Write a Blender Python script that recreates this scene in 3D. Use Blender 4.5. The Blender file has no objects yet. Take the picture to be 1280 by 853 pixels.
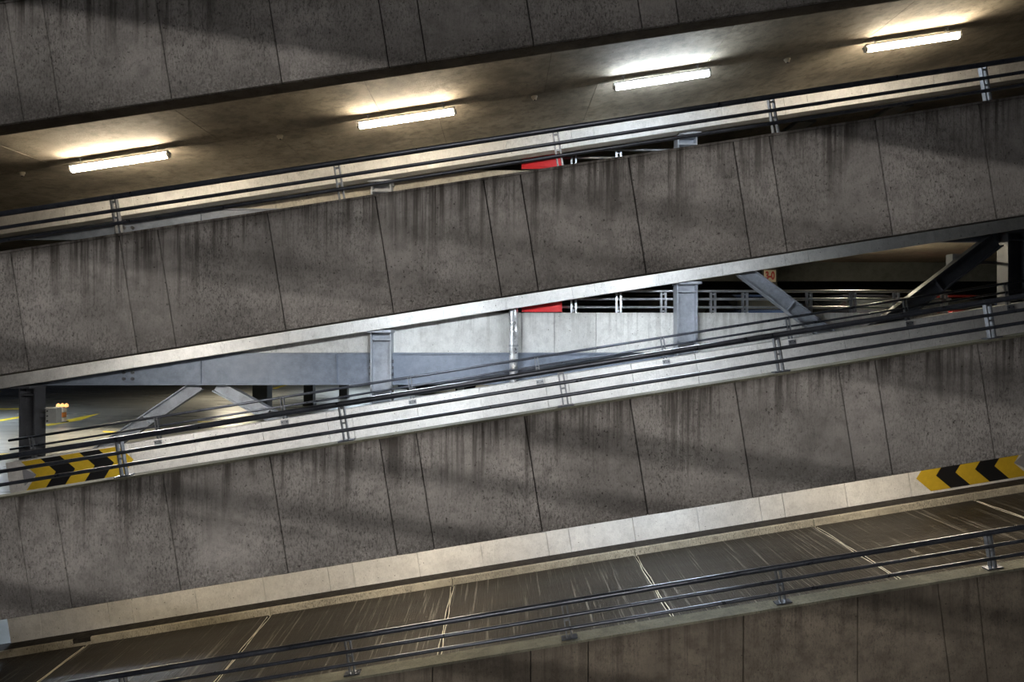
import bpy, bmesh, math, random
from mathutils import Vector, Matrix
random.seed(7)
scene = bpy.context.scene
C = scene.collection

# ---------------------------------------------------------------- camera, world, exposure
FPX, YH, YAW = 803.9, 415.33, 0.0161          # focal length in px (1280 wide), horizon row, yaw
E = 10.0                                      # eye height above the datum
cam_d = bpy.data.cameras.new('camera'); cam = bpy.data.objects.new('camera', cam_d); C.objects.link(cam)
cam.location = (0, 0, E); cam.rotation_euler = (math.pi/2, 0, -YAW)
cam_d.sensor_width = 36; cam_d.lens = FPX/1280*36; cam_d.shift_y = (YH-426.5)/1280
cam_d.clip_start = 0.01; cam_d.clip_end = 300
scene.camera = cam
w = bpy.data.worlds.new('night'); scene.world = w; w.use_nodes = True
w.node_tree.nodes['Background'].inputs[0].default_value = (0.55, 0.68, 1, 1)
w.node_tree.nodes['Background'].inputs[1].default_value = 0.006
vs_ = scene.view_settings
vs_.view_transform = 'Standard'; vs_.look = 'None'; vs_.gamma = 1; vs_.use_curve_mapping = False
vs_.exposure = 1.6
LAMP = 62.0                                    # tube radiance

# ---------------------------------------------------------------- geometry of the place (metres, from the eye)
D, W = 7.952, 4.946                            # face of near wall; distance to inner face of far wall
TC, TI, TF = 0.22, 0.31, 0.30                  # upstand, downstand and far wall thickness
SL = 0.157; A_ = math.atan(SL); CA, SA = math.cos(A_), math.sin(A_)
ZT, HGT = 1.945, 1.504*CA                      # top of wall of the reference ramp at x = 0; wall height across the slope
VDECK, VSOF, VKERB = -0.8126*CA, -1.084*CA, -0.662*CA
OFF = {-2: .083, -1: 0, 0: 0, 1: .054, 2: .054}
YF = D+W                                       # inner face of far wall
def ztop(k): return ZT+3*k+OFF[k]
def ray(px, py):
    x, z = (px-640)/FPX, (YH-py)/FPX
    c, s = math.cos(YAW), math.sin(YAW)
    return Vector((c*x+s, -s*x+c, z))
def P(px, py, Y):                              # pixel direction met by the vertical plane Y (world coords)
    d = ray(px, py); return d*(Y/d.y)+Vector((0, 0, E))
def F(px, py, z):                              # ... by the level floor z (relative to the eye)
    d = ray(px, py); p = d*(z/d.z); return Vector((p.x, p.y, z+E))
def UV(px, py, Y, k):                          # ... in the slope coordinates of ramp k
    d = ray(px, py); p = d*(Y/d.y); dz = p.z-ztop(k)
    return p.x*CA+dz*SA, -p.x*SA+dz*CA
def USLOPE(px, py, k, v):                      # ... met by the sloping plane v of ramp k -> u, Y
    d = ray(px, py); t = (ztop(k)*CA+v)/(-SA*d.x+CA*d.z); p = d*t
    return p.x*CA+(p.z-ztop(k))*SA, p.y

# ---------------------------------------------------------------- materials
MATS = {}
class NT:
    def __init__(s, name):
        s.m = bpy.data.materials.new(name); s.m.use_nodes = True; s.t = s.m.node_tree
        s.b = s.t.nodes['Principled BSDF']
    def n(s, typ, **kw):
        x = s.t.nodes.new(typ)
        for k, v in kw.items():
            if k.startswith('i_'):
                key = k[2:]; key = int(key) if key.isdigit() else key.replace('_', ' ')
                x.inputs[key].default_value = v
            else: setattr(x, k, v)
        return x
    def l(s, a, b): s.t.links.new(a, b)
    def mp(s, src, scale=(1, 1, 1), loc=(0, 0, 0)):
        x = s.n('ShaderNodeMapping'); x.inputs['Scale'].default_value = scale; x.inputs['Location'].default_value = loc
        s.l(src, x.inputs['Vector']); return x.outputs[0]
    def noise(s, vec, scale, detail=4, rough=.6):
        x = s.n('ShaderNodeTexNoise'); x.inputs['Scale'].default_value = scale
        x.inputs['Detail'].default_value = detail; x.inputs['Roughness'].default_value = rough
        s.l(vec, x.inputs['Vector']); return x.outputs['Fac']
    def rng(s, v, a, b, c=0., d=1.):
        x = s.n('ShaderNodeMapRange'); s.l(v, x.inputs[0])
        for i, q in enumerate((a, b, c, d)): x.inputs[i+1].default_value = q
        return x.outputs[0]
    def math(s, op, a, b=None, clamp=False):
        x = s.n('ShaderNodeMath', operation=op); x.use_clamp = clamp
        for i, q in enumerate((a, b)):
            if q is None: continue
            if isinstance(q, (int, float)): x.inputs[i].default_value = q
            else: s.l(q, x.inputs[i])
        return x.outputs[0]
    def mix(s, fac, a, b, mode='MIX'):
        x = s.n('ShaderNodeMix', data_type='RGBA', blend_type=mode)
        if isinstance(fac, (int, float)): x.inputs[0].default_value = fac
        else: s.l(fac, x.inputs[0])
        for i, q in ((6, a), (7, b)):
            if isinstance(q, tuple): x.inputs[i].default_value = q if len(q) == 4 else (*q, 1)
            else: s.l(q, x.inputs[i])
        return x.outputs[2]
    def bump(s, h, strength=.3, dist=.01):
        x = s.n('ShaderNodeBump'); x.inputs['Strength'].default_value = strength; x.inputs['Distance'].default_value = dist
        s.l(h, x.inputs['Height']); s.l(x.outputs[0], s.b.inputs['Normal'])
    def done(s, col, rough=.8, metal=0., spec=.5):
        if isinstance(col, tuple): s.b.inputs['Base Color'].default_value = (*col[:3], 1)
        else: s.l(col, s.b.inputs['Base Color'])
        if isinstance(rough, (int, float)): s.b.inputs['Roughness'].default_value = rough
        else: s.l(rough, s.b.inputs['Roughness'])
        s.b.inputs['Metallic'].default_value = metal
        s.b.inputs['Specular IOR Level'].default_value = spec
        MATS[s.m.name] = s.m; return s.m

def concrete(name, base, stain=(.045, .038, .032), streak=0., pits=.6, mottle=.5, foot=0., vtop=0., vbot=-HGT, spec=.25, jit=.10):
    s = NT(name)
    g = s.n('ShaderNodeNewGeometry').outputs['Position']
    oc = s.n('ShaderNodeTexCoord').outputs['Object']
    sep = s.n('ShaderNodeSeparateXYZ'); s.l(oc, sep.inputs[0])
    big = s.noise(g, .9, 5, .62); mid = s.noise(g, 5.5, 5, .65); fine = s.noise(g, 45, 3, .6)
    dk = tuple(c*.52 for c in base); lt = tuple(min(1, c*1.25) for c in base)
    col = s.mix(s.rng(big, .32, .68), dk, lt)
    col = s.mix(mottle, s.mix(0., base, base), col)
    col = s.mix(s.rng(mid, .46, .66, 0, .62*mottle+.05), col, tuple(c*.42 for c in base))
    col = s.mix(s.rng(fine, .35, .75, 0, .22), col, tuple(c*.55 for c in base))
    rnd = s.n('ShaderNodeObjectInfo').outputs['Random']
    if streak > 0:                             # rain runs below the coping, plumb in the world
        dv = s.math('SUBTRACT', vtop, sep.outputs[2])
        runs = s.noise(s.mp(g, (9.0, 9.0, .28)), 1.0, 5, .7)
        long_ = s.noise(s.mp(g, (2.3, 2.3, .05)), 1.0, 3, .6)
        reach = s.rng(long_, .32, .68, .14, 1.35)
        fade = s.math('SUBTRACT', 1., s.math('DIVIDE', dv, reach), True)
        m = s.math('MULTIPLY', s.rng(runs, .46, .60), s.math('POWER', fade, .8), True)
        col = s.mix(s.math('MULTIPLY', m, streak), col, stain)
        edge = s.rng(s.math('ADD', dv, s.rng(mid, .2, .8, -.10, .10)), .0, .13, .75*streak, 0)
        col = s.mix(edge, col, stain)
    if foot > 0:                               # grime along the lower edge
        dv = s.math('SUBTRACT', sep.outputs[2], vbot)
        e2 = s.rng(s.math('ADD', dv, s.rng(mid, .2, .8, -.20, .16)), 0, .30, foot, 0)
        grain = s.rng(s.noise(g, 34, 6, .8), .40, .66)
        col = s.mix(s.math('MULTIPLY', e2, grain), col, stain)
    if pits > 0:                               # blow holes and dark specks
        pn = s.noise(s.mp(g, (1, 1, .8)), 24, 5, .75)
        where = s.rng(s.noise(g, 1.7, 4, .6), .40, .62)
        pit = s.math('MULTIPLY', s.rng(pn, .585, .64), where)
        sp = s.noise(s.mp(g, (1, 1, .42)), 40, 6, .82)
        zone = s.rng(s.noise(s.mp(g, (1, 1, .5)), 1.1, 4, .6), .34, .62, .15, 1)
        spk = s.math('MULTIPLY', s.math('MULTIPLY', s.rng(sp, .49, .60), zone), pits*.95)
        col = s.mix(spk, col, tuple(c*.22 for c in base))
        vo = s.n('ShaderNodeTexVoronoi'); vo.inputs['Scale'].default_value = 9; s.l(g, vo.inputs['Vector'])
        hole = s.rng(vo.outputs['Distance'], .06, .11, 1, 0)
        cell = s.n('ShaderNodeSeparateColor'); s.l(vo.outputs['Color'], cell.inputs[0])
        hole = s.math('MULTIPLY', hole, s.rng(cell.outputs[0], .62, .66))
        pit = s.math('MAXIMUM', s.math('MULTIPLY', pit, pits, True), s.math('MULTIPLY', hole, .8))
        col = s.mix(pit, col, stain)
    hsv = s.n('ShaderNodeHueSaturation'); s.l(col, hsv.inputs['Color']); s.l(s.rng(rnd, 0, 1, 1-jit, 1+jit), hsv.inputs['Value'])
    s.bump(s.math('ADD', mid, fine), .4, .010)
    return s.done(hsv.outputs[0], .85, 0, spec)

concrete('fascia_concrete', (.43, .405, .385), streak=.95, pits=.9, mottle=.75, foot=.8)
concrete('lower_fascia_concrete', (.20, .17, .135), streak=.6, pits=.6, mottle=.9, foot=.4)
concrete('wall_concrete', (.80, .79, .77), pits=.28, mottle=.35, streak=0, jit=.05)
concrete('soffit_concrete', (.34, .295, .225), pits=.35, mottle=1.0, stain=(.07, .05, .035), jit=.08)
concrete('core_concrete', (.33, .31, .29), pits=.3, mottle=.6)
concrete('coping_concrete', (.19, .185, .14), pits=.6, mottle=.8, stain=(.08, .075, .06))
concrete('kerb_concrete', (.50, .46, .37), pits=1.0, mottle=.7, stain=(.03, .027, .024))
concrete('edge_concrete', (.76, .76, .74), pits=.3, mottle=.4, stain=(.10, .085, .065), streak=.3, vtop=E+.40)
concrete('edge_plain', (.58, .54, .46), pits=.4, mottle=.5)
concrete('opposite_concrete', (.15, .145, .14), pits=.3, mottle=.6)
concrete('deck_soffit', (.58, .52, .41), pits=.4, mottle=.6)  # inner concrete made paler: lamp light on the soffit put into its colour
concrete('beam_concrete', (.10, .105, .095), pits=.3, mottle=.6)  # inner concrete made darker: shade on the beam sides put into its colour
concrete('underside_concrete', (.16, .135, .105), pits=.4, mottle=.9)
concrete('inner_concrete', (.40, .37, .31), pits=.2, mottle=.5)

def grime(name, base, rough=.9):
    s = NT(name); g = s.n('ShaderNodeNewGeometry').outputs['Position']
    f = s.noise(g, 7, 5, .7)
    return s.done(s.mix(s.rng(f, .35, .7), tuple(c*.5 for c in base), tuple(c*1.5 for c in base)), rough, 0, .3)
grime('gutter_dirt', (.035, .031, .027)); grime('joint_shadow', (.05, .046, .042))

def deck_mat():
    s = NT('tamped_deck'); g = s.n('ShaderNodeNewGeometry').outputs['Position']
    oc = s.n('ShaderNodeTexCoord').outputs['Object']
    ribs = s.noise(s.mp(oc, (17, .40, 1)), 1.0, 5, .7)
    ribs2 = s.noise(s.mp(oc, (70, 1.4, 1)), 1.0, 2, .6)
    worn = s.noise(s.mp(oc, (.5, 1.6, 1)), 1.0, 4, .6)
    col = s.mix(s.rng(worn, .35, .7), (.019, .016, .013), (.050, .044, .037))
    col = s.mix(s.rng(ribs, .56, .64, 0, .75), col, (.22, .205, .18))  # glints along the ribs, painted in as pale lines
    col = s.mix(s.rng(ribs2, .3, .5, .5, 0), col, (.014, .012, .01))
    s.bump(s.math('ADD', ribs, ribs2), .9, .02)
    return s.done(col, s.rng(worn, .3, .7, .34, .58), 0, .4)
deck_mat()
def floor_mat():
    s = NT('sealed_floor'); g = s.n('ShaderNodeNewGeometry').outputs['Position']
    f = s.noise(g, .35, 5, .6); t = s.noise(s.mp(g, (.3, 2.2, 1)), 1, 4, .6)
    col = s.mix(s.rng(f, .3, .7), (.17, .17, .155), (.30, .30, .28))
    col = s.mix(s.rng(t, .5, .75, 0, .5), col, (.09, .09, .09))
    return s.done(col, s.rng(t, .3, .7, .22, .45), 0, .5)
floor_mat()
def steel(name, base, rough=.45, metal=.0, worn=.3):
    s = NT(name); g = s.n('ShaderNodeNewGeometry').outputs['Position']
    f = s.noise(g, 6, 5, .7); h = s.noise(g, 40, 3, .6)
    col = s.mix(s.rng(f, .35, .7), tuple(c*.75 for c in base), tuple(c*1.15 for c in base))
    col = s.mix(s.rng(h, .6, .72, 0, worn), col, tuple(min(1, c*2.2) for c in base))
    return s.done(col, s.rng(f, .3, .7, rough-.1, rough+.12), metal, .5)
steel('galvanised_steel', (.40, .42, .45), .38, .75, .35)
steel('rail_steel', (.10, .11, .135), .34, .65, .4)
steel('post_steel', (.26, .275, .30), .36, .65, .4)
steel('painted_beam', (.20, .235, .30), .5, 0, .12)
steel('painted_column', (.38, .41, .46), .42, .15, .2)
steel('dark_steel', (.10, .105, .12), .5, .2, .2)
steel('lagging_foil', (.72, .73, .75), .30, .85, .3)
steel('tray_metal', (.42, .42, .43), .5, .2, .1)
def plain(name, col, rough=.5, metal=0, emit=None, strength=0):
    s = NT(name); g = s.n('ShaderNodeNewGeometry').outputs['Position']
    f = s.noise(g, 14, 4, .6)
    c = s.mix(s.rng(f, .3, .75, 0, .35), tuple(col), tuple(q*.6 for q in col))
    if emit:
        s.b.inputs['Emission Color'].default_value = (*emit, 1); s.b.inputs['Emission Strength'].default_value = strength
    return s.done(c, rough, metal)
plain('sign_yellow', (.62, .42, .03), .45); plain('sign_black', (.012, .012, .014), .4); plain('sign_grey', (.30, .30, .33), .5)
plain('red_enamel', (.70, .018, .022), .38); plain('black_trim', (.02, .02, .022), .6)
plain('floor_yellow', (.75, .58, .03), .5); plain('joint_sealant', (.72, .68, .56), .35)
plain('detector_plastic', (.62, .55, .42), .5); plain('cap_plastic', (.75, .74, .70), .4)
plain('box_grey', (.34, .35, .34), .5); plain('sign_cream', (.62, .52, .36), .5); plain('sign_red', (.45, .03, .03), .5)
plain('orange_band', (.85, .28, .06), .4); plain('white_band', (.80, .72, .62), .4)
plain('beacon_lens', (.9, .5, .25), .3, 0, (1, .45, .15), .5)
plain('pillar_paint', (.05, .047, .04), .6); plain('led_red', (.8, .1, .05), .3, 0, (1, .12, .05), 4)
plain('car_dark', (.020, .022, .03), .25, .2); plain('car_blue', (.03, .06, .16), .25, .2); plain('car_silver', (.30, .31, .33), .25, .4); plain('car_red', (.22, .012, .012), .25, .2)
plain('car_glass', (.015, .018, .02), .06); plain('tyre', (.012, .012, .012), .8); plain('tail_lens', (.45, .01, .01), .2); plain('number_plate', (.7, .6, .2), .5)
def tube_mat(name, col, k=1.0):
    m = bpy.data.materials.new(name); m.use_nodes = True; t = m.node_tree; t.nodes.clear()
    o = t.nodes.new('ShaderNodeOutputMaterial'); e = t.nodes.new('ShaderNodeEmission')
    e.inputs[0].default_value = (*col, 1); e.inputs[1].default_value = LAMP*k
    t.links.new(e.outputs[0], o.inputs[0]); MATS[name] = m
WARM, NEUT, COOL, AMB = (1, .86, .66), (1, .95, .88), (.80, .90, 1), (1, .80, .50)
for n_, c_ in (('warm', WARM), ('neutral', NEUT), ('cool', COOL), ('amber', AMB)): tube_mat('tube_'+n_, c_)
tube_mat('tube_dim', (.95, .95, 1), .5); tube_mat('tube_amberdim', AMB, .38); tube_mat('tube_bright', (.86, .93, 1), 1.4); tube_mat('tube_opp', (1, .95, .89), 4.6); tube_mat('tube_oppdim', (1, .96, .92), 2.1); tube_mat('tube_deckcool', (.72, .85, 1), 1.6); tube_mat('tube_deckwarm', (1, .88, .66), 1.6)

# ---------------------------------------------------------------- mesh helpers
class MB:
    def __init__(s): s.v = []; s.f = []
    def add(s, vs, fs):
        o = len(s.v); s.v += [tuple(q) for q in vs]; s.f += [tuple(i+o for i in f) for f in fs]; return s
    def box(s, x0, x1, y0, y1, z0, z1, M=None):
        vs = [Vector((x, y, z)) for x in (x0, x1) for y in (y0, y1) for z in (z0, z1)]
        if M is not None: vs = [M @ q for q in vs]
        return s.add(vs, [(0, 1, 3, 2), (4, 6, 7, 5), (0, 4, 5, 1), (2, 3, 7, 6), (0, 2, 6, 4), (1, 5, 7, 3)])
    def tube(s, pts, r, n=10, caps=True):
        pts = [Vector(p) for p in pts]; rings = []
        for i, p in enumerate(pts):
            d = (pts[min(i+1, len(pts)-1)]-pts[max(i-1, 0)]).normalized()
            a = d.cross(Vector((0, 1, 0)) if abs(d.y) < .9 else Vector((1, 0, 0))).normalized(); b = d.cross(a)
            rr = r[i] if isinstance(r, (list, tuple)) else r
            rings.append([p+a*(rr*math.cos(2*math.pi*j/n))+b*(rr*math.sin(2*math.pi*j/n)) for j in range(n)])
        vs = [q for g in rings for q in g]
        fs = [(i*n+j, i*n+(j+1) % n, (i+1)*n+(j+1) % n, (i+1)*n+j) for i in range(len(pts)-1) for j in range(n)]
        if caps: fs += [tuple(range(n)), tuple((len(pts)-1)*n+j for j in range(n))]
        return s.add(vs, fs)
    def slab(s, poly, fn, h0, h1, ch=0.0):                   # polygon extruded from h0 to its face h1, face edge chamfered by ch
        n = len(poly); cx = sum(p[0] for p in poly)/n; cy = sum(p[1] for p in poly)/n
        def ins(p):
            d = Vector((cx-p[0], cy-p[1])); return (p[0]+math.copysign(min(ch, abs(d.x)), d.x), p[1]+math.copysign(min(ch, abs(d.y)), d.y))
        sg = 1 if h1 > h0 else -1
        lay = [[fn(p[0], p[1], h0) for p in poly], [fn(p[0], p[1], h1-sg*ch) for p in poly]]
        if ch: lay.append([fn(*ins(p), h1) for p in poly])
        vs = [q for g in lay for q in g]; fs = [tuple(range(n)), tuple((len(lay)-1)*n+j for j in range(n))]
        for i in range(len(lay)-1): fs += [(i*n+j, i*n+(j+1) % n, (i+1)*n+(j+1) % n, (i+1)*n+j) for j in range(n)]
        return s.add(vs, fs)
    def mesh(s, name, mat, smooth=False):
        me = bpy.data.meshes.new(name); me.from_pydata(s.v, [], s.f); me.validate()
        bm = bmesh.new(); bm.from_mesh(me); bmesh.ops.recalc_face_normals(bm, faces=bm.faces); bm.to_mesh(me); bm.free()
        if mat: me.materials.append(MATS[mat])
        if smooth:
            for p in me.polygons: p.use_smooth = len(p.vertices) == 4
        return me
    def build(s, name, mat, parent=None, smooth=False, M=None):
        return link(name, s.mesh(name, mat, smooth), parent, M)
def link(name, me, parent=None, M=None):
    o = bpy.data.objects.new(name, me); C.objects.link(o)
    if parent: o.parent = parent
    if M is not None: o.matrix_local = M
    return o
def empty(name, loc=(0, 0, 0), M=None):
    o = bpy.data.objects.new(name, None); C.objects.link(o); o.location = loc; o.empty_display_size = .2
    if M is not None: o.matrix_local = M
    return o
def tag(o, label, cat, group=None, kind=None):
    o['label'] = label; o['category'] = cat
    if group: o['group'] = group
    if kind: o['kind'] = kind
    return o
def copy_tree(o, parent=None, dz=None):
    c = o.copy(); C.objects.link(c)
    if parent: c.parent = parent
    if dz is not None: c.location.z += dz
    for ch in [q for q in bpy.data.objects if q.parent == o]: copy_tree(ch, c)
    return c
def ramp_M(k): return Matrix.Translation((0, 0, E+ztop(k))) @ Matrix.Rotation(-A_, 4, 'Y')
ident = lambda a, b, h: (a, b, h)

LV = {-2: 'lowest', -1: 'second', 0: 'third', 1: 'topmost'}
U0, U1 = -15.0, 15.0
# ---------------------------------------------------------------- ramps: walls, decks, soffits, kerbs
# joint rows read off the photograph: (px at foot of joint) on the near wall of each ramp
FJ = {0: [36, 172, 220, 357, 492, 627, 673, 808, 939, 984, 1116, 1246],
      -1: [41, 90, 226, 360, 497, 543, 678, 810, 941, 1070, 1116, 1244],
      1: [29, 75, 214, 352, 486, 533, 667, 803, 849, 985, 1118]}
BOTROW = {0: lambda x: 468.9-.1569*x, -1: lambda x: 776-.1630*x, 1: lambda x: 154.5-.1475*x}
def near_joints(k):
    if k in FJ:
        us = [UV(x, BOTROW[k](x), D, k)[0] for x in FJ[k]]
        js = [(u, u) for u in us]
    elif k == -2:                              # the lowest wall: plumb day joints low down, then across the slope
        js = []
        for (x0, y0, x1, y1) in ((395, 856, 395, 880), (540, 832, 540, 853), (663, 812, 663, 853), (735, 805, 735, 853), (929, 770, 929, 853),
                                 (1072, 747, 1072, 845), (1172, 729, 1188, 853), (1221, 720, 1235, 853)):
            a = UV(x0, y0, D, k); b = UV(x1, y1, D, k)
            sl = (b[0]-a[0])/(b[1]-a[1]) if abs(b[1]-a[1]) > .05 else 0
            js.append((a[0]+sl*(-HGT-a[1]), a[0]+sl*(0-a[1])))
    else: js = [(u*1.36-8, u*1.36-8) for u in range(12)]
    u = js[0][0]-1.36
    while u > U0+.3: js.insert(0, (u, u)); u -= 1.36
    u = js[-1][0]+1.33
    while u < U1-.3: js.append((u, u)); u += 1.36
    return [(U0, U0)]+js+[(U1, U1)]
FARPX = [54, 139, 168, 248, 333, 414, 445, 526, 605, 687, 715, 795, 875, 953, 982, 1060, 1140, 1222]
FARU = [UV(x, 809-.1642*x, YF, -2)[0] for x in FARPX]
FAR0, FAR1 = FARU[0]-.64, FARU[-1]+1.9         # ends of the far upstand
def wall_near(k):
    top = MB()
    top.box(U0, U1, D+.045, D+TC, VSOF, -.03); top.box(U0, U1, D+.045, D+TI, -HGT, VSOF)
    o = top.build('wall_near', 'joint_shadow' if k < 2 else 'core_concrete', None, M=ramp_M(k))
    names = {-2: 'dark brown concrete outer wall of the lowest ramp, under the brushed deck',
             -1: 'stained concrete outer wall of the ramp below the white wall and chevrons',
             0: 'streaked concrete outer wall of the ramp below the lit soffit lamps',
             1: 'dark concrete outer wall above the lit soffit lamps',
             2: 'concrete outer wall of the ramp above the topmost one'}
    tag(o, names[k], 'wall', kind='structure')
    if k == 2: return o
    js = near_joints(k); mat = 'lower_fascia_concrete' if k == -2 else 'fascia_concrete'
    fn = lambda a, b, h: (a, h, b)
    for (b0, t0), (b1, t1) in zip(js, js[1:]):
        g = .005+random.random()*.002
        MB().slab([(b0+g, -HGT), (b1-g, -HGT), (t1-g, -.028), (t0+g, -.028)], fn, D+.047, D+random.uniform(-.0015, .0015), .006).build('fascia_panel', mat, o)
    MB().box(U0, U1, D-.006, D+TC+.004, -.028, 0).build('coping', 'fascia_concrete' if k >= 0 else 'coping_concrete', o)
    MB().box(U0, U1, D+.05, D+TI, -HGT-.004, -HGT+.002).build('wall_underside', 'underside_concrete', o)
    MB().box(U0, U1, D+TC, D+TC+.02, VDECK, -.03).build('inner_face', 'core_concrete', o)
    return o
def wall_far(k):
    m = MB(); m.box(FAR0, FAR1, YF+.035, YF+TF, VDECK-.05, -.003); m.box(U0, U1, YF, YF+TF, -HGT, VDECK-.05)
    o = m.build('wall_far', 'wall_concrete', None, M=ramp_M(k))
    names = {-2: 'pale concrete inner wall behind the kerb of the brushed ramp deck',
             -1: 'white concrete inner wall behind the railing, level with the chevrons',
             0: 'concrete inner wall of the third ramp, its pale underside beam showing',
             1: 'concrete inner wall of the topmost ramp, its beige beam behind the railing',
             2: 'concrete inner wall of the ramp above the topmost one'}
    tag(o, names[k], 'wall', kind='structure')
    if k == 2: return o
    fn = lambda a, b, h: (a, h, b)
    us = [FAR0]+FARU+[FAR1]
    for u0, u1 in zip(us, us[1:]):
        MB().slab([(u0+.004, VDECK-.04), (u1-.004, VDECK-.04), (u1-.004, 0), (u0+.004, 0)], fn, YF+.04, YF+random.uniform(-.001, .001), .004).build('wall_panel', 'wall_concrete', o)
    # lower beam, cast in the same bays
    us = [U0, U0+1.3, U0+2.6]+[u+.35 for u in FARU]+[U1]
    for u0, u1 in zip(us, us[1:]):
        MB().slab([(u0+.003, -HGT-.002), (u1-.003, -HGT-.002), (u1-.003, VSOF), (u0+.003, VSOF)], fn, YF+.01, YF-.012, .004).build('beam_panel', 'wall_concrete', o)
    return o
DECKPX = [(95, 817), (334, 774), (565, 736.6), (795, 696), (1029, 665), (1236, 632)]
DJ = [USLOPE(x, y, -2, VDECK)[0] for x, y in DECKPX]
DJ = [DJ[0]-5.2, DJ[0]-2.6]+DJ+[DJ[-1]+2.6]
def deck(k):
    y0, y1 = D+TC+.02, YF-.33
    o = MB().box(U0, U1, D+TC, YF+.03, VSOF+.02, VDECK-.03).build('floor', 'joint_shadow', None, M=ramp_M(k))
    tag(o, {-2: 'dark brushed concrete ramp deck crossed by pale joint lines', -1: 'ramp deck hidden behind the wall with the second railing',
            0: 'ramp deck hidden behind the wall under the lit lamps', 1: 'ramp deck above the lit soffit lamps', 2: 'uppermost ramp deck above the frame'}[k], 'ramp deck', kind='structure')
    if k == 2: return o
    us = [U0]+DJ+[U1]
    for u0, u1 in zip(us, us[1:]):
        MB().slab([(u0+.03, y0), (u1-.03, y0), (u1-.03, y1), (u0+.03, y1)], ident, VDECK-.04, VDECK, .004).build('deck_slab', 'tamped_deck', o)
    if k != -2: return o
    for u in DJ:                               # two wavering beads of sealant per joint
        for sd in (-1, 1):
            ph = random.random()*6; pts = []
            for i in range(25):
                y = y0+.02+(y1-y0-.12)*i/24
                pts.append((u+sd*(.022+.010*math.sin(ph+i*.9)+random.uniform(-.004, .004)), y, VDECK-.001))
            MB().tube(pts, [.0045+.0045*abs(math.sin(ph+i*1.7)) for i in range(25)], 6).build('joint_sealant', 'joint_sealant', o)
    return o
def kerb(k):
    root = empty('kerb', M=ramp_M(k)); root['kind'] = 'structure'
    tag(root, {-2: 'chipped pale kerb with dark gutter along the brushed ramp deck', -1: 'kerb hidden behind the wall below the second railing',
               0: 'kerb hidden behind the wall under the lit lamps', 1: 'kerb of the topmost ramp'}[k], 'kerb', kind='structure')
    y0, y1 = YF-.35, YF-.30
    MB().box(U0, U1, y1, YF+.03, VDECK-.03, VKERB-.006).build('gutter', 'gutter_dirt', root)
    us = [U0]+DJ+[U1]
    for u0, u1 in zip(us, us[1:]):
        MB().slab([(u0+.004, VDECK-.03), (u1-.004, VDECK-.03), (u1-.004, VKERB-.012), (u0+.004, VKERB-.012)], lambda a, b, h: (a, h, b), y1, y0, .012).build('kerb_stone', 'kerb_concrete', root)
    if k == -2:                                # drain mouth in the kerb top
        u, _ = USLOPE(92, 805, -2, VKERB)
        MB().slab([(u-.17+.05*(c in (0, 3)), 0) and (u+(.17 if c in (1, 2) else -.17), (y0-.004 if c < 2 else y0+.05)) for c in range(4)], ident, VKERB-.09, VKERB-.004, 0).build('drain_mouth', 'gutter_dirt', root)
    return root
CEILPX = [(22, 190), (217.6, 137), (455, 103), (688.8, 69), (914, 38), (1140, 4)]
def soffit_us():
    us = [USLOPE(x, y, 1, VSOF)[0] for x, y in CEILPX]
    return [us[0]-5.0, us[0]-2.5]+us+[us[-1]+2.6]
SU = soffit_us()
YL = D+2.72                                    # lamp line
def soffit(k):
    o = MB().box(U0, U1, D+TI-.02, YF+.02, VSOF+.012, VSOF+.03).build('ceiling', 'joint_shadow', None, M=ramp_M(k))
    tag(o, {-1: 'soffit of the ramp above the brushed deck', 0: 'soffit of the ramp above the white wall', 1: 'sloping beige concrete soffit carrying the lit lamps',
            2: 'soffit above the topmost ramp'}[k], 'ceiling', kind='structure')
    for r, (y0, y1) in enumerate(((D+TI-.03, YL+.12), (YL+.126, YF+.01))):
        us = [U0]+[u+(.9 if r else 0) for u in SU]+[U1]
        for u0, u1 in zip(us, us[1:]):
            MB().slab([(u0+.003, y0), (u1-.003, y0), (u1-.003, y1), (u0+.003, y1)], ident, VSOF+.014, VSOF+random.uniform(-.001, .001), .003).build('soffit_panel', 'soffit_concrete', o)
    return o
for k in (-2, -1, 0, 1, 2):
    wall_near(k); wall_far(k); deck(k)
    if k < 2: kerb(k)
    if k > -2: soffit(k)

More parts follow.
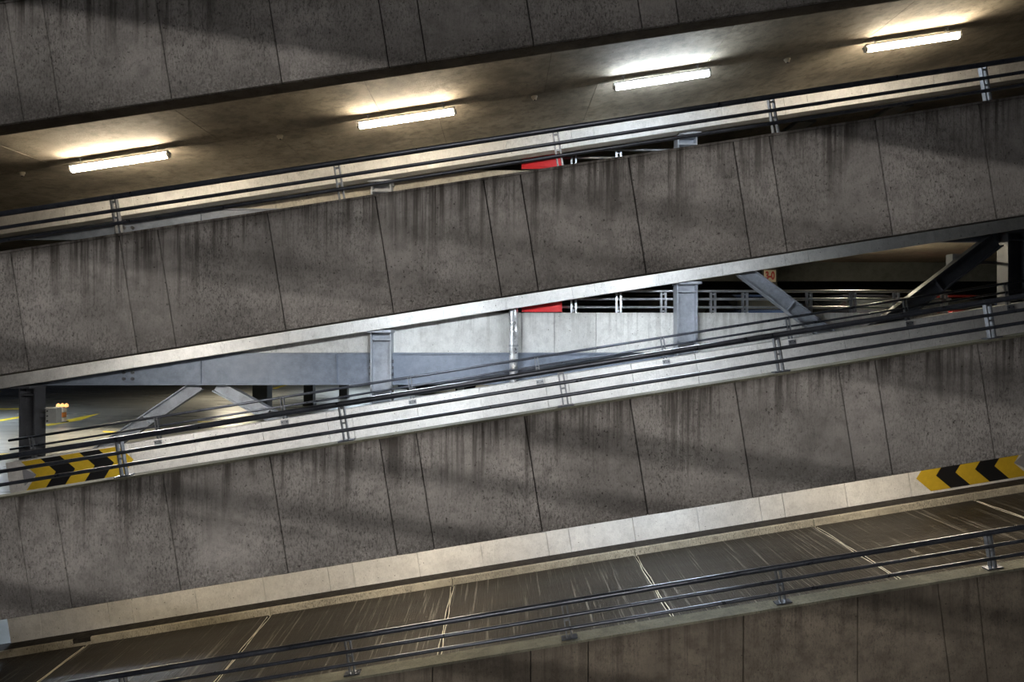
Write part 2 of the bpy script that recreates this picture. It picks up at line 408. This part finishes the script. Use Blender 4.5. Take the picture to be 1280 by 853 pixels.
# ---------------------------------------------------------------- railings
def post_mesh(name, h, plate=True):
    m = MB()
    for s in (-1, 1): m.box(s*.030-.008, s*.030+.008, -.03, .03, .012 if plate else -.12, h)
    for z in (h-.03, h*.5): m.box(-.03, .03, -.006, .006, z-.012, z+.012)
    return m.mesh(name, 'post_steel')
NP_ = post_mesh('post', .45); FP_ = post_mesh('post', .43, False)
BASE_ = MB().box(-.10, .10, -.055, .055, 0, .014).mesh('base_plate', 'rail_steel')
PLATE_ = MB().box(-.075, .075, -.006, .006, -.17, -.02).mesh('fixing_plate', 'galvanised_steel')
BOLT_ = MB().tube([(0, -.02, -.06), (0, -.006, -.06)], .013, 6).mesh('bolt', 'dark_steel')
def railing(k, far, label, pxs, plates=()):
    y = YF+.05 if far else D+.11
    root = empty('railing', M=ramp_M(k)); tag(root, label, 'railing', None)
    hs = ((.43, .026), (.25, .022), (.08, .022)) if far else ((.47, .034), (.30, .023), (.14, .023))
    a, b = (FAR0+.1, FAR1-.1) if far else (U0, U1)
    for h, r in hs:
        MB().tube([(a+(b-a)*i/6, y-(.05 if not far else 0), h) for i in range(7)], r, 12).build('rail', 'rail_steel', root, True)
    for u in pxs:
        M = Matrix.Translation((u, y, 0))
        p = link('post', FP_ if far else NP_, root, M)
        if far and u in plates:
            link('fixing_plate', PLATE_, p, Matrix.Translation((0, -.062, 0)))
            for bx in (-.045, .045): link('bolt', BOLT_, p, Matrix.Translation((bx, -.062, 0)))
        elif far: pass
        else: link('base_plate', BASE_, p)
    return root
def u_near(k, pts): return [UV(x, y, D+.1, k)[0] for x, y in pts]
def ext(us, d): return [us[0]-2*d, us[0]-d]+us+[us[-1]+d, us[-1]+2*d]
PB = ext(u_near(-1, [(155, 595), (433, 550), (707, 505), (976, 461), (1240, 417)]), 2.72)
PC = ext(u_near(0, [(148, 290), (427, 247), (700, 204), (970, 165), (1235, 124)]), 2.72)
PA = ext(u_near(-2, [(158, 880), (440, 838), (711, 793), (978, 748), (1241, 706)]), 2.72)
railing(-1, False, 'three-bar steel railing in front of the white wall and chevron board', PB)
railing(0, False, 'three-bar steel railing right below the lit soffit lamps', PC)
railing(-2, False, 'three-bar steel railing in front of the dark brushed ramp deck', PA)
railing(1, False, 'three-bar steel railing on top of the topmost concrete wall', PC)
FP = [UV(x, y, YF, -1)[0] for x, y in ((40, 568), (197, 546), (355, 521), (515, 497), (674, 472), (832, 447), (989, 421), (1136, 399), (1262, 378))]
railing(-1, True, 'slender steel railing bolted behind the white wall, in front of the steel columns', FP, FP[1:])
railing(0, True, 'slender steel railing bolted behind the inner wall of the third ramp', FP, FP[1:])
railing(-2, True, 'slender steel railing bolted behind the pale wall over the kerb', FP, FP[1:-2])

# ---------------------------------------------------------------- chevron boards
def chevrons(k, u_tip, pitch, direction, label, bottom, top):
    root = empty('chevron_sign', M=ramp_M(k)); tag(root, label, 'chevron sign')
    fn = lambda a, b, h: (a, h, b)
    vm = (bottom+top)/2; dv = (top-bottom)/2; lean = .26
    for i in range(5):
        t0 = u_tip-direction*pitch*i; t1 = t0-direction*pitch        # tips of front and back outline
        poly = [(t0, vm), (t0-direction*lean, top), (t1-direction*lean, top), (t1, vm), (t1-direction*lean, bottom), (t0-direction*lean, bottom)]
        m = MB(); n = 6
        vs = [fn(a, b, YF-.002) for a, b in poly]+[fn(a, b, YF-.010) for a, b in poly]
        fs = [(0, 1, 2, 3), (0, 3, 4, 5), (6, 9, 8, 7), (6, 11, 10, 9)]+[(j, (j+1) % n, 6+(j+1) % n, 6+j) for j in range(n)]
        m.add(vs, fs).build('chevron', 'sign_yellow' if i % 2 == 0 else 'sign_black', root)
    t = u_tip-direction*pitch*5
    m = MB(); poly = [(t, vm), (t-direction*lean, top-.12), (t-direction*lean, bottom+.12)]
    m.add([fn(a, b, YF-.002) for a, b in poly]+[fn(a, b, YF-.009) for a, b in poly], [(0, 1, 2), (3, 5, 4), (0, 1, 4, 3), (1, 2, 5, 4), (2, 0, 3, 5)]).build('backing_plate', 'sign_grey', root)
ub = UV(167, 574, YF, -1)[0]; ua = UV(1145, 598, YF, -2)[0]
chevrons(-1, ub, .385, 1, 'black and yellow chevron board on the white wall pointing up the slope', VKERB+.03, -.02)
chevrons(-2, ua, .405, -1, 'black and yellow chevron board over the kerb pointing down the slope', VKERB+.045, -.02)

# ---------------------------------------------------------------- soffit lamps and detectors
LEN = 1.62
def lamp_parts(R=.046, tilt=math.radians(-12)):
    """batten hung under a soffit: origin on the soffit, x along the lamp"""
    z0 = -.17
    arc = [math.radians(q) for q in range(-112, 113, 16)]
    def rot(y, z): return (y*math.cos(tilt)-z*math.sin(tilt), z0+y*math.sin(tilt)+z*math.cos(tilt))
    d = MB(); n = len(arc)
    sec = [rot(R*math.sin(a), -R*math.cos(a)) for a in arc]
    L = LEN/2-.03
    d.add([(-L, y, z) for y, z in sec]+[(L, y, z) for y, z in sec], [(j, j+1, n+j+1, n+j) for j in range(n-1)])
    diff = d.mesh('diffuser', None, True)
    t = MB()
    pts = [rot(y, z) for y, z in ((-.056, R*.72), (.056, R*.72), (.056, R*.72+.03), (-.056, R*.72+.03))]
    t.add([(-L-.03, y, z) for y, z in pts]+[(L+.03, y, z) for y, z in pts], [(0, 1, 2, 3), (4, 5, 6, 7)]+[(j, (j+1) % 4, 4+(j+1) % 4, 4+j) for j in range(4)])
    tray = t.mesh('tray', 'tray_metal')
    caps = []
    for s in (-1, 1):
        c = MB(); c.tube([(s*(L-.002), 0, z0), (s*(L+.03), 0, z0), (s*(L+.045), 0, z0)], [R+.006, R+.004, R*.5], 12); caps.append(c.mesh('end_cap', 'cap_plastic'))
    st = []
    for s in (-.62, .62):
        c = MB(); c.tube([(s, 0, z0+.05), (s, .0, -.005)], .009, 8); c.box(s-.03, s+.03, -.03, .03, -.008, 0); st.append(c.mesh('hanger', 'tray_metal'))
    return diff, tray, caps, st
DIFF, TRAY, CAPS, HANG = lamp_parts()
DIFF_S, TRAY_S, CAPS_S, HANG_S = lamp_parts(.020)
DIFFS = {}
for kd in ('warm', 'neutral', 'cool', 'amber', 'dim', 'deckcool', 'deckwarm', 'amberdim', 'bright', 'opp', 'oppdim'):
    me = (DIFF_S if kd[:3] == 'opp' else DIFF).copy(); me.materials.clear(); me.materials.append(MATS['tube_'+kd]); DIFFS[kd] = me
def lamp(M, kind, label, group, flip=False):
    if flip: M = M @ Matrix.Rotation(math.pi, 4, 'Z')
    o = empty('batten_lamp', M=M); tag(o, label, 'lamp', group)
    slim = kind[:3] == 'opp'
    link('diffuser', DIFFS[kind], o); link('tray', TRAY_S if slim else TRAY, o)
    for c in CAPS_S if slim else CAPS: link('end_cap', c, o)
    for c in HANG_S if slim else HANG: link('hanger', c, o)
    return o
def lamp_u(px, py):
    v = VSOF-.17; u, y = USLOPE(px, py, 1, v); return u, y
LC = [lamp_u(149.5, 203), lamp_u(508.5, 149), lamp_u(828, 100), lamp_u(1139.5, 54)]
LY = sum(q[1] for q in LC)/4
us = [q[0] for q in LC]
print('lamp depth', [round(q[1], 2) for q in LC], 'u', [round(u, 2) for u in us])
us_all = [us[0]-4.3]+us+[us[-1]+4.2]
G_ = 'lit batten lamps under the soffit'
for u, kd, lb in zip(us, ('warm', 'warm', 'cool', 'warm'), ('warm lit batten lamp at the low end of the beige soffit', 'warm lit batten lamp next downhill of the cool white one on the soffit',
                     'cool bluish-white lit batten lamp under the beige soffit', 'warm lit batten lamp at the high end of the beige soffit')):
    lamp(ramp_M(1) @ Matrix.Translation((u, LY, VSOF)), kd, lb, G_)
for u, kd in zip(us[:3], ('neutral', 'bright', 'bright')):
    lamp(ramp_M(0) @ Matrix.Translation((u, LY, VSOF)), kd, 'batten lamp out of sight above the white wall', 'batten lamps over the white wall')
for u, kd in zip(us, ('amberdim', 'warm', 'cool', 'warm')):
    lamp(ramp_M(-1) @ Matrix.Translation((u, LY, VSOF)), kd, 'batten lamp out of sight above the brushed deck', 'batten lamps over the brushed deck')
dm = MB().tube([(0, 0, 0), (0, 0, -.018), (0, 0, -.03), (0, 0, -.055), (0, 0, -.06)], [.055, .055, .042, .036, .015], 14)
DET = dm.mesh('mount', 'detector_plastic', True)
DTIP = MB().tube([(0, 0, -.058), (0, 0, -.07)], [.018, .012], 10).mesh('sensor_tip', 'black_trim')
for px, py, lb in ((27, 217, 'downhill of the lowest lit lamp'), (350, 171, 'between the two lower warm lamps'), (668, 122, 'between a warm lamp and the cool white lamp'), (984, 75, 'between the cool white lamp and the highest warm lamp')):
    u, y = USLOPE(px, py, 1, VSOF-.02)
    o = empty('ceiling_detector', M=ramp_M(1) @ Matrix.Translation((u, y, VSOF)))
    tag(o, 'small round beige detector '+lb, 'detector', 'detectors between the soffit lamps')
    link('mount', DET, o); link('sensor_tip', DTIP, o)

# ---------------------------------------------------------------- level decks beyond the ramps
YB = YF+TF                                     # outer face of far walls
F1 = -.35                                      # car deck reached at the head of the second ramp
YE = YB+.34                                    # face of the deck-edge upstand
XA, XB, YEND = -34, 34, 62
FLN = {-2: 'grey car deck at the foot of the lowest ramp', -1: 'grey car deck with yellow markings seen under the steel beam', 0: 'car deck behind the level steel handrail',
       1: 'car deck one storey above the level handrail', 2: 'uppermost car deck above the frame'}
for n in (-2, -1, 0, 1, 2):
    z = E+F1+3*n
    o = MB().box(XA, XB, YB+.02 if n < 0 else YE+.02, YEND, z-.28, z).build('floor', 'sealed_floor'); tag(o, FLN[n], 'floor', kind='structure')
    if n in (0, 1, 2):
        c = MB().box(XA, XB, YE+.2, YEND, z-.32, z-.285).build('ceiling', 'deck_soffit')
        tag(c, 'concrete underside of the car deck number %d above the yellow markings' % (n+1), 'ceiling', kind='structure')
        for j, yb in enumerate((21.3, 29.2, 37.0)):
            b = MB().box(XA, XB, yb, yb+.45, z-.95, z-.32).build('beam', 'beam_concrete')
            tag(b, 'downstand concrete beam number %d behind the handrail, carrying deck %d' % (j+1, n+1), 'beam', kind='structure')
o = MB().box(XA, XB, YEND, YEND+.3, E-8, E+9).build('wall_back', 'inner_concrete'); tag(o, 'far end wall of the dark car decks', 'wall', kind='structure')

def edge(n):
    """deck edge: white upstand in bays, steel beam below, level handrail and red cabinet on top"""
    dz = 3*n+E
    zt, zb = P(760, 391, YE).z-E, P(760, 441, YE).z-E
    x0 = P(-60, 400, YE).x
    o = MB().box(x0, 13.5, YE+.03, YE+.2, zb+dz, zt-.01+dz).build('wall_back', 'joint_shadow')
    tag(o, ('white concrete deck edge above the steel beam' if n == 0 else 'beige concrete deck edge glimpsed above the streaked third wall'), 'wall', kind='structure')
    xs = [x0]+[P(px, 400, YE).x for px in (120, 250, 345, 470, 652, 693, 745, 857, 1000, 1120, 1230)]+[13.5]
    for a, b in zip(xs, xs[1:]):
        MB().slab([(a+.004, zb+dz), (b-.004, zb+dz), (b-.004, zt+dz), (a+.004, zt+dz)], lambda p, q, h: (p, h, q), YE+.035, YE+random.uniform(-.002, .002), .006).build('edge_panel', 'edge_concrete' if n == 0 else 'edge_plain', o)
    # beam: two flanges and a web
    zf = P(300, 481, YE).z-E
    r = empty('steel_beam', (0, YB+.27, dz+zf)); tag(r, ('blue-grey steel beam below the white deck edge' if n == 0 else 'blue-grey steel beam one storey above, under the beige deck edge'), 'beam')
    H = zb-zf
    MB().box(x0, 13.5, -.010, .010, .03, H-.03).build('web', 'painted_beam', r)
    MB().box(x0, 13.5, -.055, .06, 0, .03).build('bottom_flange', 'painted_beam', r)
    MB().box(x0, 13.5, -.055, .06, H-.03, H-.002).build('top_flange', 'painted_beam', r)
    for px in (153, 164):
        for py in (466, 474):
            q = P(px, py, YB+.19); bm_ = MB().tube([(q.x, -.05, q.z-E-zf), (q.x, -.008, q.z-E-zf)], .035, 6); bm_.build('bolt', 'dark_steel', r)
    for px in (250, 420, 600):
        x = P(px, 460, YB+.2).x; MB().box(x-.006, x+.006, -.05, -.01, .03, H-.03).build('stiffener', 'painted_beam', r)
    # handrail
    h = empty('handrail', (0, YE+.09, dz+zt)); tag(h, ('level three-bar handrail on the white deck edge' if n == 0 else 'level handrail one storey up, just over the third wall'), 'railing')
    xr0, xr1 = P(703, 380, YE).x, P(1192, 380, YE).x
    for py in (364, 374, 384.3):
        z = P(760, py, YE+.09).z-E-zt
        MB().tube([(xr0, 0, z), ((xr0+xr1)/2, 0, z), (xr1, 0, z)], .028, 10).build('rail', 'galvanised_steel', h, True)
    for px in (717, 773, 829, 891, 931, 1011, 1066, 1120, 1180):
        x = P(px, 380, YE+.09).x
        p = MB()
        for s in (-1, 1): p.box(x+s*.045-.02, x+s*.045+.02, -.035, .035, 0, .43)
        p.box(x-.03, x+.03, -.01, .01, .02, .05); p.box(x-.03, x+.03, -.01, .01, .38, .41)
        p.build('post', 'galvanised_steel', h)
    # red cabinet
    a, b = P(652, 393, YE).x, P(702, 393, YE).x
    c = empty('red_cabinet', ((a+b)/2, YE+.04, dz+zt-.0)); tag(c, ('red metal cabinet standing on the white deck edge beside the foil pipe' if n == 0 else 'red metal cabinet peeping over the third wall below the railing'), 'cabinet')
    hw = (b-a)/2
    MB().box(-hw, hw, -.12, .14, .012, .62).build('body', 'red_enamel', c)
    MB().box(-hw+.03, hw-.03, -.132, -.12, .06, .58).build('door', 'red_enamel', c)
    MB().box(-hw+.01, hw-.01, -.10, .12, 0, .014).build('plinth', 'black_trim', c)
    MB().box(hw-.09, hw-.06, -.15, -.132, .28, .36).build('handle', 'galvanised_steel', c)
for n in (0, 1): edge(n)

# steel columns under the inner walls
def farbottom(x, k):                            # world z of the underside of far wall k at x
    return E+ztop(k)+SL*x-HGT/CA
def hsec(m, p, q, wd, dp, tf, tw, yc):          # H section from p to q (x, z), web facing the viewer
    p, q = Vector((p[0], 0, p[1])), Vector((q[0], 0, q[1])); d = (q-p).normalized(); n = Vector((-d.z, 0, d.x))
    def bar(c0, c1, y0, y1):
        vs = []
        for e in (p, q):
            for c in (c0, c1):
                for y in (y0, y1): vs.append(e+n*c+Vector((0, y, 0)))
        m.add(vs, [(0, 1, 3, 2), (4, 6, 7, 5), (0, 4, 5, 1), (2, 3, 7, 6), (0, 2, 6, 4), (1, 5, 7, 3)])
    return bar
def column(px, k, label, mat, wd=.38):
    x = P(px, 430, YB+.17).x
    top = farbottom(x, k)-.02; base = E+F1+3*(k-1) if k == 0 else farbottom(x, 0)+.1
    r = empty('steel_column', (x, YB+.18, base)); tag(r, label, 'column')
    H = top-base-.04
    MB().box(-wd/2+.012, wd/2-.012, .02, .035, 0, H).build('web', mat, r)
    for s in (-1, 1): MB().box(s*wd/2-.014, s*wd/2+.014, -.15, .15, 0, H).build('flange', mat, r)
    MB().box(-wd/2-.04, wd/2+.04, -.34, .16, H, H+.05).build('cap_plate', mat, r)
    MB().box(-wd/2+.012, wd/2-.012, -.14, .02, H-.16, H-.13).build('stiffener', mat, r)
    for s in (-1, 1):
        for z in (452, 460, 468):
            zz = P(px, z, YB+.05).z-base+3*k+.0
            if 0 < zz < H: MB().tube([(s*(wd/2+.014), -.08, zz), (s*(wd/2+.05), -.08, zz)], .03, 6).build('bolt', 'dark_steel', r)
cl = {40: 'dark steel column beside the orange banded beacon', 477.5: 'pale bolted steel column in front of the blue-grey beam', 857: 'steel column crossing the level handrail', 1266: 'dark steel column beside the grey wall box'}
for px, lb in cl.items():
    m_ = 'painted_column' if px in (477.5, 857) else 'dark_steel'
    column(px, 0, lb, m_, .40 if px != 40 else .3)
for px, lb in ((477.5, 'steel column head glimpsed over the third wall, under the beige beam'), (857, 'steel column head behind the railing below the cool white lamp')):
    column(px, 1, lb, 'painted_column')
def brace(p, q, label, wd=.22, mat='painted_column', dy=.15):
    a, b = P(*p, YB+dy), P(*q, YB+dy)
    r = empty('steel_brace', (b.x, YB+dy, b.z)); tag(r, label, 'brace')
    d = Vector((a.x-b.x, 0, a.z-b.z)); L = d.length; d.normalize(); n = Vector((-d.z, 0, d.x))
    def bar(c0, c1, y0, y1, s0, s1, name, mat):
        vs = [d*s+n*c+Vector((0, y, 0)) for s in (s0, s1) for c in (c0, c1) for y in (y0, y1)]
        MB().add(vs, [(0, 1, 3, 2), (4, 6, 7, 5), (0, 4, 5, 1), (2, 3, 7, 6), (0, 2, 6, 4), (1, 5, 7, 3)]).build(name, mat, r)
    bar(-wd/2+.01, wd/2-.01, -.04, -.025, 0, L, 'web', mat); bar(-wd/2-.012, -wd/2+.012, -.13, .05, 0, L, 'flange', mat); bar(wd/2-.012, wd/2+.012, -.13, .05, 0, L, 'flange', mat)
    bar(-wd/2+.01, wd/2-.01, -.11, -.04, L*.55, L*.55+.02, 'stiffener', mat)
brace((250, 481), (105, 579), 'steel brace slanting down towards the orange banded beacon', .24, 'painted_column', .50)
brace((272, 482), (415, 560), 'steel brace slanting down beside the square concrete pillars', .24, 'painted_column', .50)
brace((925, 337), (1062, 440), 'pale steel brace in front of the 3-0 plate', .27)
brace((1243, 300), (1078, 426), 'dark steel brace leaning against the column with the grey box', .32, 'dark_steel')

# foil-lagged pipe
px_ = P(642, 430, YB+.13)
pr = empty('lagged_pipe', (px_.x, YB+.13, E-3.3)); tag(pr, 'silver foil-lagged vertical pipe beside the red cabinet', 'pipe')
pm = MB(); pts = []; rs = []
for i in range(60):
    pts.append((random.uniform(-.004, .004), 0, i*.11)); rs.append(.092+random.uniform(-.006, .006))
pm.tube(pts, rs, 14).build('lagging', 'lagging_foil', pr)
for z in (1.15, 2.5, 3.0, 4.4, 5.5): MB().tube([(0, 0, z), (0, 0, z+.035)], .103, 14).build('band', 'galvanised_steel', pr)

# grey boxes on the end columns
b = P(1197, 328, YB+.3); r = empty('wall_box', (b.x, YB+.34, b.z)); tag(r, 'grey electrical box with a red lamp beside the dark brace', 'box')
MB().box(-.15, .15, -.1, .1, -.17, .17).build('body', 'box_grey', r); MB().box(-.13, .13, -.112, -.1, -.15, .15).build('door', 'box_grey', r)
MB().tube([(.11, -.125, .13), (.11, -.112, .13)], .015, 8).build('indicator', 'led_red', r)
MB().box(.15, 1.0, .02, .06, -.03, .03).build('bracket', 'dark_steel', r)
b = P(65, 520, YB+.1); r = empty('wall_box', (b.x, YB+.15, b.z)); tag(r, 'grey control box fixed beside the dark column near the orange beacon', 'box')
MB().box(-.11, .11, -.08, .08, -.15, .15).build('body', 'box_grey', r); MB().box(-.12, .12, -.09, .09, .15, .165).build('lid', 'cap_plastic', r)
for z in (-.1, 0, .1): MB().tube([(-.07, -.095, z), (-.07, -.08, z)], .015, 8).build('screw', 'black_trim', r)
MB().box(-.30, -.11, .0, .04, -.04, .04).build('bracket', 'dark_steel', r)

# ---------------------------------------------------------------- on the deck under the steel beam
F0 = F1-3
f = F(78, 528, F0)
r = empty('banded_beacon', f); tag(r, 'orange and white banded beacon post standing on the grey deck', 'beacon')
for i in range(3): MB().tube([(0, 0, .02+i*.18), (0, 0, .18+i*.18)], .13, 14).build('band', 'white_band' if i % 2 == 0 else 'orange_band', r)
for i in (-1, 0, 1): MB().tube([(i*.15, 0, .56), (i*.15, 0, .60), (i*.15, 0, .66), (i*.15, 0, .70)], [.05, .07, .06, .02], 10).build('lens', 'beacon_lens', r)
MB().tube([(0, 0, 0), (0, 0, .03)], .2, 14).build('foot', 'black_trim', r)
MB().box(-.22, .22, -.02, .02, .535, .565).build('lamp_bar', 'black_trim', r)
def paint(pts, label):
    m = MB(); ps = [F(x, y, F0) for x, y in pts]; n = len(ps)
    vs = [(p.x, p.y, E+F0+.002) for p in ps]+[(p.x, p.y, E+F0+.006) for p in ps]
    m.add(vs, [tuple(range(n)), tuple(range(n, 2*n))]+[(j, (j+1) % n, n+(j+1) % n, n+j) for j in range(n)])
    o = m.build('floor_marking', 'floor_yellow'); tag(o, label, 'floor marking', kind='structure')
paint([(56, 531.5), (96, 522.5), (126, 516.8), (101, 525.5), (60, 533)], 'yellow arrow painted on the deck beside the orange beacon')
paint([(129, 539.2), (158, 540.5), (156, 542), (128, 540.5)], 'short yellow line painted on the deck before the brace')
paint([(157, 532.5), (172, 529.5), (170, 532), (156, 534)], 'short yellow dash painted on the deck behind the brace')
paint([(-20, 511.2), (24, 510.8), (24, 512), (-20, 512.4)], 'thin yellow line across the bluish deck behind the dark column')
paint([(0, 525), (24, 521), (24, 523), (0, 527)], 'slanting yellow line on the bluish deck behind the dark column')
paint([(-5, 568), (26, 566.5), (26, 569), (-5, 571)], 'broad yellow line at the near edge of the bluish deck')
paint([(341, 485.5), (357, 481.2), (361, 481.2), (344, 486.5)], 'slanting yellow line on the blue-lit deck behind the square pillars')
paint([(247, 527), (300, 526), (300, 527.5), (247, 528.5)], 'yellow line on the deck under the two braces')
def pillar(px, py, wd, label):
    f = F(px, py, F0); r = empty('concrete_pillar', f); tag(r, label, 'pillar')
    MB().slab([(-wd/2, -wd/2), (wd/2, -wd/2), (wd/2, wd/2), (-wd/2, wd/2)], ident, .12, 2.68, 0).build('shaft', 'pillar_paint', r)
    MB().slab([(-wd/2-.03, -wd/2-.03), (wd/2+.03, -wd/2-.03), (wd/2+.03, wd/2+.03), (-wd/2-.03, wd/2+.03)], ident, 0, .14, .02).build('foot', 'black_trim', r)
pillar(328, 513, .62, 'broad square concrete pillar beside the steel brace on the marked deck')
pillar(387, 507, .42, 'slim square concrete pillar on the blue-lit deck')
pillar(430, 498, .40, 'slim concrete pillar on the marked deck near the parked car')
# plate on a pillar of the next deck up
q = P(963, 345, 20.4); pz = E+F1
r = empty('concrete_pillar', (q.x, 20.7, pz)); tag(r, 'concrete pillar on the dark deck carrying the 3-0 plate', 'pillar')
MB().box(-.24, .24, -.24, .24, 0, 2.68).build('shaft', 'pillar_paint', r)
r = empty('number_sign', (q.x, 20.43, q.z)); tag(r, 'cream number plate reading 3-0 in red on the pillar', 'sign')
MB().box(-.19, .19, 0, .025, -.19, .19).build('plate', 'sign_cream', r)
cu = bpy.data.curves.new('number', 'FONT'); cu.body = '3-0'; cu.size = .27; cu.align_x = 'CENTER'; cu.align_y = 'CENTER'; cu.extrude = .003; cu.offset = .014
to = bpy.data.objects.new('tmp', cu); C.objects.link(to); bpy.context.view_layer.update()
me = bpy.data.meshes.new_from_object(to.evaluated_get(bpy.context.evaluated_depsgraph_get())); bpy.data.objects.remove(to)
me.materials.clear(); me.materials.append(MATS['sign_red'])
link('number', me, r, Matrix.Translation((0, -.004, 0)) @ Matrix.Rotation(math.pi/2, 4, 'X') @ Matrix.Diagonal((.82, 1.25, 1, 1)))

# ---------------------------------------------------------------- parked cars
def car(loc, rz, paint_, label):
    r = empty('parked_car', loc); r.rotation_euler = (0, 0, rz); tag(r, label, 'car')
    prof = [(-2.05, .32), (-2.12, .55), (-2.05, .82), (-1.85, .92), (-1.0, .98), (1.15, .96), (1.75, .98), (2.02, .90), (2.10, .60), (2.02, .32)]
    def loft(pr, hw, inset, name, mat):
        m = MB(); n = len(pr); zmin = min(z for _, z in pr); zmax = max(z for _, z in pr)
        sec = []
        for s, k_ in ((-1, 1), (-1, 0), (1, 0), (1, 1)):
            pass
        ring = lambda y, sc: [(x*sc, y*(1-inset*((z-zmin)/(zmax-zmin))**1.5), zmin+(z-zmin)*(1-(1-sc)*.6)) for x, z in pr]
        rings = [ring(-hw, .97), ring(-hw*.93, 1), ring(0, 1.01), ring(hw*.93, 1), ring(hw, .97)]
        vs = [q for g in rings for q in g]
        fs = [(i*n+j, i*n+(j+1) % n, (i+1)*n+(j+1) % n, (i+1)*n+j) for i in range(4) for j in range(n)]+[tuple(range(n)), tuple(4*n+j for j in range(n))]
        return m.add(vs, fs).build(name, mat, r)
    loft(prof, .88, .10, 'body', paint_)
    loft([(-1.25, .94), (-.55, 1.36), (.15, 1.42), (1.0, 1.40), (1.55, 1.20), (1.85, .96)], .78, .24, 'cabin_glass', 'car_glass')
    loft([(-.55, 1.375), (.15, 1.43), (1.0, 1.415), (1.3, 1.34), (.2, 1.37)], .66, .06, 'roof', paint_)
    for x in (-1.28, 1.28):
        for s in (-1, 1):
            wh = MB().tube([(x, s*.70, .31), (x, s*.80, .31), (x, s*.89, .31)], [.28, .31, .29], 18).build('wheel', 'tyre', r)
            MB().tube([(x, s*.885, .31), (x, s*.90, .31)], .19, 10).build('hub', 'galvanised_steel', wh)
    for s in (-1, 1):
        MB().box(2.0, 2.10, s*.70-.14, s*.70+.14, .70, .86).build('tail_lamp', 'tail_lens', r)
        MB().box(-2.09, -1.98, s*.66-.16, s*.66+.16, .62, .76).build('head_lamp', 'cap_plastic', r)
    MB().box(2.09, 2.115, -.26, .26, .55, .66).build('number_plate', 'number_plate', r)
zf = E+F1
car((4.4, 19.0, zf), -math.pi/2, 'car_dark', 'black car parked behind the handrail next to the red cabinet')
car((7.2, 19.2, zf), -math.pi/2, 'car_blue', 'dark blue car parked behind the handrail beside the black car')
car((10.3, 19.1, zf), -math.pi/2, 'car_dark', 'black car parked behind the pale brace')
car((13.0, 19.3, zf), -math.pi/2, 'car_red', 'dark red car parked behind the handrail near the 3-0 pillar')
f = F(548, 492, F0); car((f.x, f.y, E+F0), 0.0, 'car_dark', 'black car parked on the marked deck behind the bolted column')

# ---------------------------------------------------------------- deck lamps
def deck_lamp(x, y, ztop_, kind, label, group, rz=0.0):
    lamp(Matrix.Translation((x, y, ztop_)) @ Matrix.Rotation(rz, 4, 'Z'), kind, label, group)
g0 = 'batten lamps over the marked deck'
for x, y, kd in ((-19.5, 24, 'deckcool'), (-17.6, 19.5, 'deckcool'), (-13.6, 21.0, 'deckwarm'), (-13.6, 33, 'deckwarm'), (-8.5, 36, 'deckcool'), (-6, 35, 'deckcool'), (0, 38, 'deckwarm')):
    deck_lamp(x, y, E+F1-.32, kd, 'batten lamp under the deck above the yellow markings, out of sight', g0)
deck_lamp(-11.6, 17, E+F1-3-.32, 'deckcool', 'batten lamp over the deck at the foot of the lowest ramp, out of sight', 'batten lamps over the lowest deck')
g1 = 'batten lamps over the dark deck'
for x, y, kd in ((9.3, 16.5, 'deckwarm'), (8.0, 40, 'dim')):
    deck_lamp(x, y, E+F1+3-.32, kd, 'batten lamp under the dark deck ceiling behind the handrail', g1, math.pi/2)
for px, py, lb in ((997, 159, 'unlit square ceiling light glimpsed over the third wall, uphill of the bright post'), (1113, 140.5, 'unlit square ceiling light glimpsed over the third wall below the highest lamp')):
    q = F(px, py, F1+6-.36); r = empty('ceiling_light', (q.x, q.y, E+F1+6-.32)); tag(r, lb, 'ceiling light')
    MB().box(-.24, .24, -.5, .5, -.06, 0).build('housing', 'galvanised_steel', r); MB().box(-.18, .18, -.44, .44, -.075, -.06).build('diffuser', 'cap_plastic', r)

# ---------------------------------------------------------------- the twin ramp across the light well, on which the viewer stands
def opp_M(zt): return Matrix.Translation((0, 0, E+zt)) @ Matrix.Rotation(A_, 4, 'Y')
YO = -.02
ORD = ('lowest', 'second', 'third', 'fourth', 'fifth', 'highest')
for i, zt in enumerate((-3.53, -.53, 2.47, 5.47, 8.47, 11.47)):
    M = opp_M(zt); m = MB()
    m.box(U0, U1, YO-TC, YO, VSOF, 0); m.box(U0, U1, YO-TI, YO, -HGT, VSOF)
    o = m.build('wall_opposite', 'opposite_concrete', None, M=M); tag(o, 'concrete wall of the opposite ramp on its %s storey' % ORD[i], 'wall', kind='structure')
    m = MB(); m.box(U0, U1, YO-W, YO-TC, VSOF, VDECK); m.box(U0, U1, YO-W-TF, YO-W, -HGT, 0)
    o = m.build('floor', 'opposite_concrete', None, M=M); tag(o, 'deck of the opposite ramp on its %s storey' % ORD[i], 'ramp deck', kind='structure')
    if i < 5:
        r = empty('railing', M=M); tag(r, 'three-bar railing of the opposite ramp on its %s storey' % ORD[i], 'railing')
        for h, rr in ((.47, .034), (.30, .023), (.14, .023)): MB().tube([(U0, YO-.11, h), (0, YO-.11, h), (U1, YO-.11, h)], rr, 10).build('rail', 'rail_steel', r, True)
        for j in range(-5, 6): link('post', NP_, r, Matrix.Translation((j*2.72+.6, YO-.11, 0)))
    if i in (1, 2, 3, 4):
        for j in (0, 1):
            lamp(M @ Matrix.Translation((j*4.2-1.5, YO-2.6, VSOF)), 'oppdim' if i == 4 else 'opp', 'batten lamp of the opposite ramp on its %s storey' % ORD[i], 'batten lamps of the opposite ramp on its %s storey' % ORD[i], flip=True)
